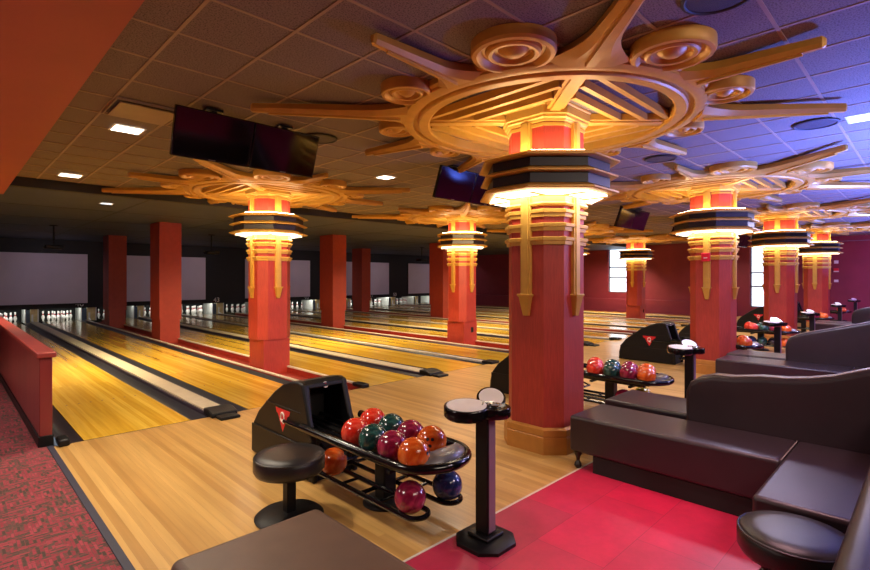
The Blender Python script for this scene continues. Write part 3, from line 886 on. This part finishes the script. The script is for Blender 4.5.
# ------------------------------------------------------------------ scoring consoles
def console(label):
    t = thing('scoring_console', label, 'scoring console', (0, 0, 0), group='scoring consoles by the ball returns')
    bm = BM(); o = octo(.175, .085)
    add_loft(bm, [[(x * s, y * s, z) for x, y in o] for s, z in ((1, 0), (1, .022), (.92, .034), (.55, .042))]); obj('base', bm, M['black'], t)
    bm = BM(); add_box(bm, -.085, .085, -.085, .085, .043, .065); obj('foot_collar', bm, M['black'], t, .008)
    box('post', M['black'], -.043, .043, -.05, .05, .066, .811, t, .006)
    box('post_panel', M['violet'], -.03, .034, -.0545, -.0501, .08, .808, t)
    # head: two lobes
    def lobe(cx, cy, a, b, z0, z1, n=28): return [[(cx + a * math.cos(2 * PI * k / n) * s, cy + b * math.sin(2 * PI * k / n) * s, z) for k in range(n)] for s, z in ((.93, z0), (1, z0 + .012), (1, z1 - .006), (.97, z1))]
    bm = BM()
    add_loft(bm, lobe(.035, -.045, .105, .105, .81, .875)); h = obj('head', bm, M['black_gloss'], t)
    bm = BM(); add_loft(bm, lobe(0, 0, .15, .145, -.05, .022)); obj('left_lobe', bm, M['black_gloss'], h, loc=(-.10, .075, .862), rot=(.06, -.05, 0))
    bm = BM(); add_loft(bm, [[(.132 * math.cos(2 * PI * k / 32), .127 * math.sin(2 * PI * k / 32), z) for k in range(32)] for z in (.0225, .025)]); obj('left_screen', bm, M['tablet'], h, loc=(-.10, .075, .862), rot=(.06, -.05, 0))
    rr = Vector((-.37, -.37, .86)).to_track_quat('Z', 'Y').to_euler()
    bm = BM(); add_loft(bm, lobe(0, 0, .098, .098, -.016, .014)); obj('right_lobe', bm, M['black_gloss'], h, loc=(.125, .055, .892), rot=rr)
    bm = BM(); add_loft(bm, [[((.083) * math.cos(2 * PI * k / 28), .083 * math.sin(2 * PI * k / 28), z) for k in range(28)] for z in (.0145, .017)]); obj('right_screen', bm, M['tablet'], h, loc=(.125, .055, .892), rot=rr)
    bm = BM(); add_lathe(bm, [(.036, .881), (.048, .886), (.044, .889), (.033, .885)], 24, .035, -.045, True); obj('button_ring', bm, M['chrome'], h)
    bm = BM(); add_lathe(bm, [(0, .887), (.022, .886), (.024, .881)], 20, .035, -.045); obj('button', bm, M['grey'], h)
    bm = BM(); add_tube(bm, [(-.03, .0, .883), (.02, .035, .888), (.09, .0, .883)], .007, 8); obj('chrome_arm', bm, M['chrome'], h)
    return t
CLAB = ['black scoring console with two round screens standing in the foreground', 'black scoring console behind the long near sofa seat', 'black scoring console behind the second sofa, left of the third column', 'black scoring console in front of the third front row column',
        'black scoring console beside the far right column', 'farthest black scoring console, against the purple wall']
cs0 = console(CLAB[0]); CXY = [(2.50, 2.06), (6.34, 2.08), (11.16, 2.12), (14.81, 2.12), (19.87, 2.15), (24.6, 2.2)]
cs0.location = (*CXY[0], 0)
for (x, y), lab in list(zip(CXY, CLAB))[1:]: dup(cs0, (x, y, 0), lab)

# ------------------------------------------------------------------ stools and bench
def stool(label, loc, mat):
    t = thing('round_stool', label, 'stool', loc)
    bm = BM(); add_lathe(bm, [(0, .32), (.20, .32), (.235, .33), (.247, .355), (.247, .42), (.238, .437), (.225, .453), (.15, .463), (0, .467)], 48)
    obj('seat', bm, mat, t, smooth=60)
    bm = BM(); add_tube(bm, [(.241 * math.cos(2 * PI * k / 48), .241 * math.sin(2 * PI * k / 48), .437) for k in range(48)], .006, 8, True); obj('piping', bm, mat, t)
    box('post', M['black'], -.035, .035, -.035, .035, .03, .32, t, .006)
    bm = BM(); add_lathe(bm, [(0, .0), (.235, 0), (.24, .012), (.22, .028), (.06, .045), (0, .045)], 40); obj('base', bm, M['black'], t)
stool('round black stool standing on the wood floor left of the ball return', (1.765, 3.26, 0), M['leather_black'])
stool('round black stool on the red floor in front of the sofa', (2.985, .495, 0), M['leather_black'])

t = thing('ottoman_bench', 'square brown leather bench at the bottom edge in the foreground', 'bench', (1.08, 1.75, 0))
bm = BM(); add_box(bm, -.37, .39, -.75, .65, .16, .455); obj('cushion', bm, M['leather_taupe'], t, .045, 5)
box('plinth', M['black_matte'], -.28, .30, -.66, .56, 0, .158, t)
bm = BM(); add_tube(bm, [(-.335, -.71, .4475), (.355, -.71, .4475), (.355, .615, .4475), (-.335, .615, .4475)], .004, 6, True)
obj('piping', bm, M['leather_taupe'], t)

# ------------------------------------------------------------------ sectional sofas
def rounded_rect_seat(bm, x0, x1, y0, y1, z0, z1): add_box(bm, x0, x1, y0, y1, z0, z1)

PROF_A = [(1.55, .44), (1.56, .58), (1.555, .72), (1.52, .80), (1.45, .85), (1.34, .885), (1.2, .887), (1.0, .918), (.83, .926), (.70, .945), (.55, .98), (.42, 1.03), (.30, 1.075), (.10, 1.10), (-.3, 1.11), (-1.0, 1.11), (-1.0, .44)]
PROF_B = [(1.55, .44), (1.56, .58), (1.555, .70), (1.53, .78), (1.48, .835), (1.40, .875), (1.3, .91), (1.15, .95), (1.0, .99), (.86, 1.03), (.72, 1.07), (.6, 1.105), (.45, 1.14), (.2, 1.17), (-.3, 1.18), (-1.0, 1.18), (-1.0, .44)]
def sofa(label, loc, prof):
    t = thing('sectional_sofa', label, 'sofa', loc, group='sectional sofas in the lounge')
    def seat(x0, x1, y0, y1):
        bm = BM(); add_box(bm, x0, x1, y0, y1, .15, .47)
        return obj('seat', bm, M['leather'], t, .028, 4)
    seat(0, .605, .752, 2.34); seat(-.75, .605, .24, .747)
    seat(.785, 1.43, .9, 2.40); seat(.785, 1.43, -1.0, .895)
    bm = BM()
    def shr(p, d):
        y, z = p
        return (max(min(y, 1.56 - d) if y > 1.3 else y, -1.0), z if z <= .441 else z - d)
    rings = [[(x, *shr(p, d)) for p in prof] for x, d in ((.607, .05), (.611, .025), (.626, .006), (.648, 0), (.742, 0), (.764, .006), (.776, .025), (.78, .05))]
    add_loft(bm, rings)
    bk = obj('backrest', bm, M['leather'], t, smooth=60)
    for xx in (.632, .646):
        bm = BM(); add_tube(bm, [(xx, p[0] - (.004 if p[0] > 1.5 else 0), p[1] - .002) for p in prof[1:-1]], .0035, 6); obj('seam', bm, M['stitch'], bk)
    # short back along the near end
    bm = BM(); pr = [(.0, .05), (.0, .80), (.015, .835), (.05, .85), (.10, .85), (.135, .835), (.15, .80), (.15, .05)]
    add_loft(bm, [[(x, .155 + (y - .075) * q, .05 + (z - .05) * k) for y, z in pr] for x, q, k in ((-2.35, .6, .93), (-2.33, .85, .985), (-2.28, 1, 1), (.604, 1, 1))])
    obj('end_backrest', bm, M['leather'], t, smooth=60)
    box('plinth', M['black_matte'], .02, 1.36, -.9, 2.12, 0, .148, t)
    box('plinth', M['black_matte'], -.62, .015, .27, .66, 0, .148, t)
    for (x, y) in ((.05, 2.28), (1.37, 2.33), (-.72, .69)):
        bm = BM(); add_lathe(bm, [(0, 0), (.022, 0), (.034, .02), (.03, .04), (.014, .065), (.02, .10), (.036, .128), (.038, .149), (0, .149)], 16, x, y); obj('foot', bm, M['foot'], t)
    bm = BM(); add_tube(bm, [(.02, .7495, .468), (.58, .7495, .468)], .003, 6); obj('seat_seam', bm, M['stitch'], t)
    return t
sofa('long plum leather sofa nearest on the right, with chaise seat beside the stool', (4.02, 0, 0), PROF_A)
sofa('plum leather sofa second from the front, seen over the near sofa back', (8.40, .06, 0), PROF_B)
sofa('farthest plum leather sofa at the right edge', (17.0, .1, 0), PROF_B)

# ------------------------------------------------------------------ lights
def area(name, loc, rot, size, power, col, sy=None, spread=None):
    l = bpy.data.lights.new(name, 'AREA'); l.energy = power; l.color = col; l.size = size
    if sy: l.shape = 'RECTANGLE'; l.size_y = sy
    if spread: l.spread = spread
    o = bpy.data.objects.new(name, l); COL.objects.link(o); o.location = loc; o.rotation_euler = rot
    return o
def spot(name, loc, target, power, col, size=60, blend=.6, r=.08):
    l = bpy.data.lights.new(name, 'SPOT'); l.energy = power; l.color = col; l.spot_size = math.radians(size); l.spot_blend = blend; l.shadow_soft_size = r
    o = bpy.data.objects.new(name, l); COL.objects.link(o); o.location = loc
    o.rotation_euler = (Vector(target) - Vector(loc)).to_track_quat('-Z', 'Y').to_euler()
    return o
WARM = (1.0, .85, .64); BLUE = (.10, .18, 1.0); PINK = (1.0, .25, .5)
# downlights over the approach and lanes, with added fill
for k in range(5):
    area('approach_light', (1.5 + k * 5.5, 6.49, CEIL - .03), (0, 0, 0), .28, 44, WARM, spread=2.4)
for x in (1.3, 7.23, 12.75, 18.25):
    area('approach_light', (x, 4.4, 3.0), (0, 0, 0), .28, 32, WARM, spread=2.4)  # added fill without fixtures, set low so the medallion spikes aren't grazed
for k in range(5):
    area('lane_light', (1.8 + k * 5.51, 11.2, LOWC - .02), (math.radians(14), 0, 0), 1.2, 290, (1.0, .84, .52), spread=2.3)
    area('far_lane_light', (1.8 + k * 5.51, 16.5, LOWC - .02), (0, 0, 0), 1.2, 4, (1.0, .84, .62))
    area('masking_fill', (3.0 + k * 5.3, 22.6, LOWC - .03), (math.radians(30), 0, 0), 1.5, 18, (.90, .84, .98))  # added to brighten the projection screens
    area('pin_light', (2.5 + k * 5.51, 24.85, .62), (math.radians(20), 0, 0), 4.6, 30, (.95, 1.0, .92), sy=.12)
for x in CX:
    for y in (YR1, YR2):
        l = area('collar_lamp', (x, y, 2.50), (0, 0, 0), 1.12, 32, (1.0, .86, .62)); l.data.shape = 'DISK'
# added warm fill on the lane columns, aimed from the approach side
for x in (1.6, 7.2, 12.7):
    spot('column_fill_spot', (x, 5.6, 3.2), (x + 2.9, 9.0, 1.2), 900, (1.0, .70, .36), 60, .8)
# unseen fill added behind and left of the camera
area('ambient_fill', (2.2, -1.6, CEIL - .05), (math.radians(30), 0, math.radians(-10)), 2.0, 90, (1.0, .84, .66), sy=1.2)
area('walk_light', (-1.0, 3.5, 3.0), (0, 0, 0), .8, 62, (1.0, .88, .80))
area('walk_light', (-1.0, 8.0, 3.0), (0, 0, 0), .8, 62, (1.0, .88, .80))
area('walk_bounce', (-1.2, 4.0, .4), (math.radians(180), 0, 0), 2.0, 9, (1.0, .66, .5))  # upward fill standing in for bounce off the carpet
# unseen coloured lamps on the right, then added lounge fill
for (x, y, p) in ((8.0, -.7, 620), (11.6, -.5, 620), (16.5, -.2, 620), (21.5, -.2, 620)):
    area('blue_uplight', (x, y, .9), (math.radians(174), math.radians(-6), 0), .5, p, BLUE, spread=2.3)
area('violet_wash', (10.5, -1.8, 2.9), (math.radians(62), 0, math.radians(55)), 1.0, 110, (.62, .50, 1.0))  # added to tint the sofas violet
area('violet_light', (22.5, -1.0, 3.2), (0, math.radians(-40), 0), 1.0, 330, (.5, .30, 1.0))
area('lounge_fill', (4.2, -1.2, CEIL - .03), (math.radians(10), 0, 0), .6, 70, (1.0, .78, .84))  # added lounge fill; the next ones float below the medallions
area('lounge_fill', (7.2, 1.6, 2.9), (0, 0, 0), .4, 60, (.80, .72, 1.0))
area('lounge_fill', (12.7, 1.6, 2.9), (0, 0, 0), .4, 110, (.72, .66, 1.0))
area('lounge_fill', (18.2, 1.6, 2.9), (0, 0, 0), .4, 110, (.72, .66, 1.0))
spot('red_floor_fill', (3.3, .9, CEIL - .05), (3.5, 1.0, 0), 230, (1.0, .55, .6), 55, .8)  # pink fill added to brighten the red floor by the sofa

# world: bright overcast sky outside the windows
w = bpy.data.worlds.new('world'); scene.world = w; w.use_nodes = True
bg = w.node_tree.nodes['Background']; bg.inputs[0].default_value = (.72, .84, 1.0, 1); bg.inputs[1].default_value = 3.0

# ------------------------------------------------------------------ camera
cam = bpy.data.cameras.new('camera'); co = bpy.data.objects.new('camera', cam); COL.objects.link(co)
co.location = (0, 0, 1.7); co.rotation_euler = (PI / 2, 0, -math.radians(44.72))
cam.sensor_width = 36; cam.lens = 36 * 498 / 870; cam.shift_y = -6.6 / 870; cam.clip_start = .05; cam.clip_end = 200
scene.camera = co
vs = scene.view_settings
vs.view_transform = 'Standard'; vs.look = 'None'; vs.exposure = 0.2; vs.gamma = 1.0; vs.use_curve_mapping = False
scene.cycles.max_bounces = 8
scene.cycles.use_denoising = True
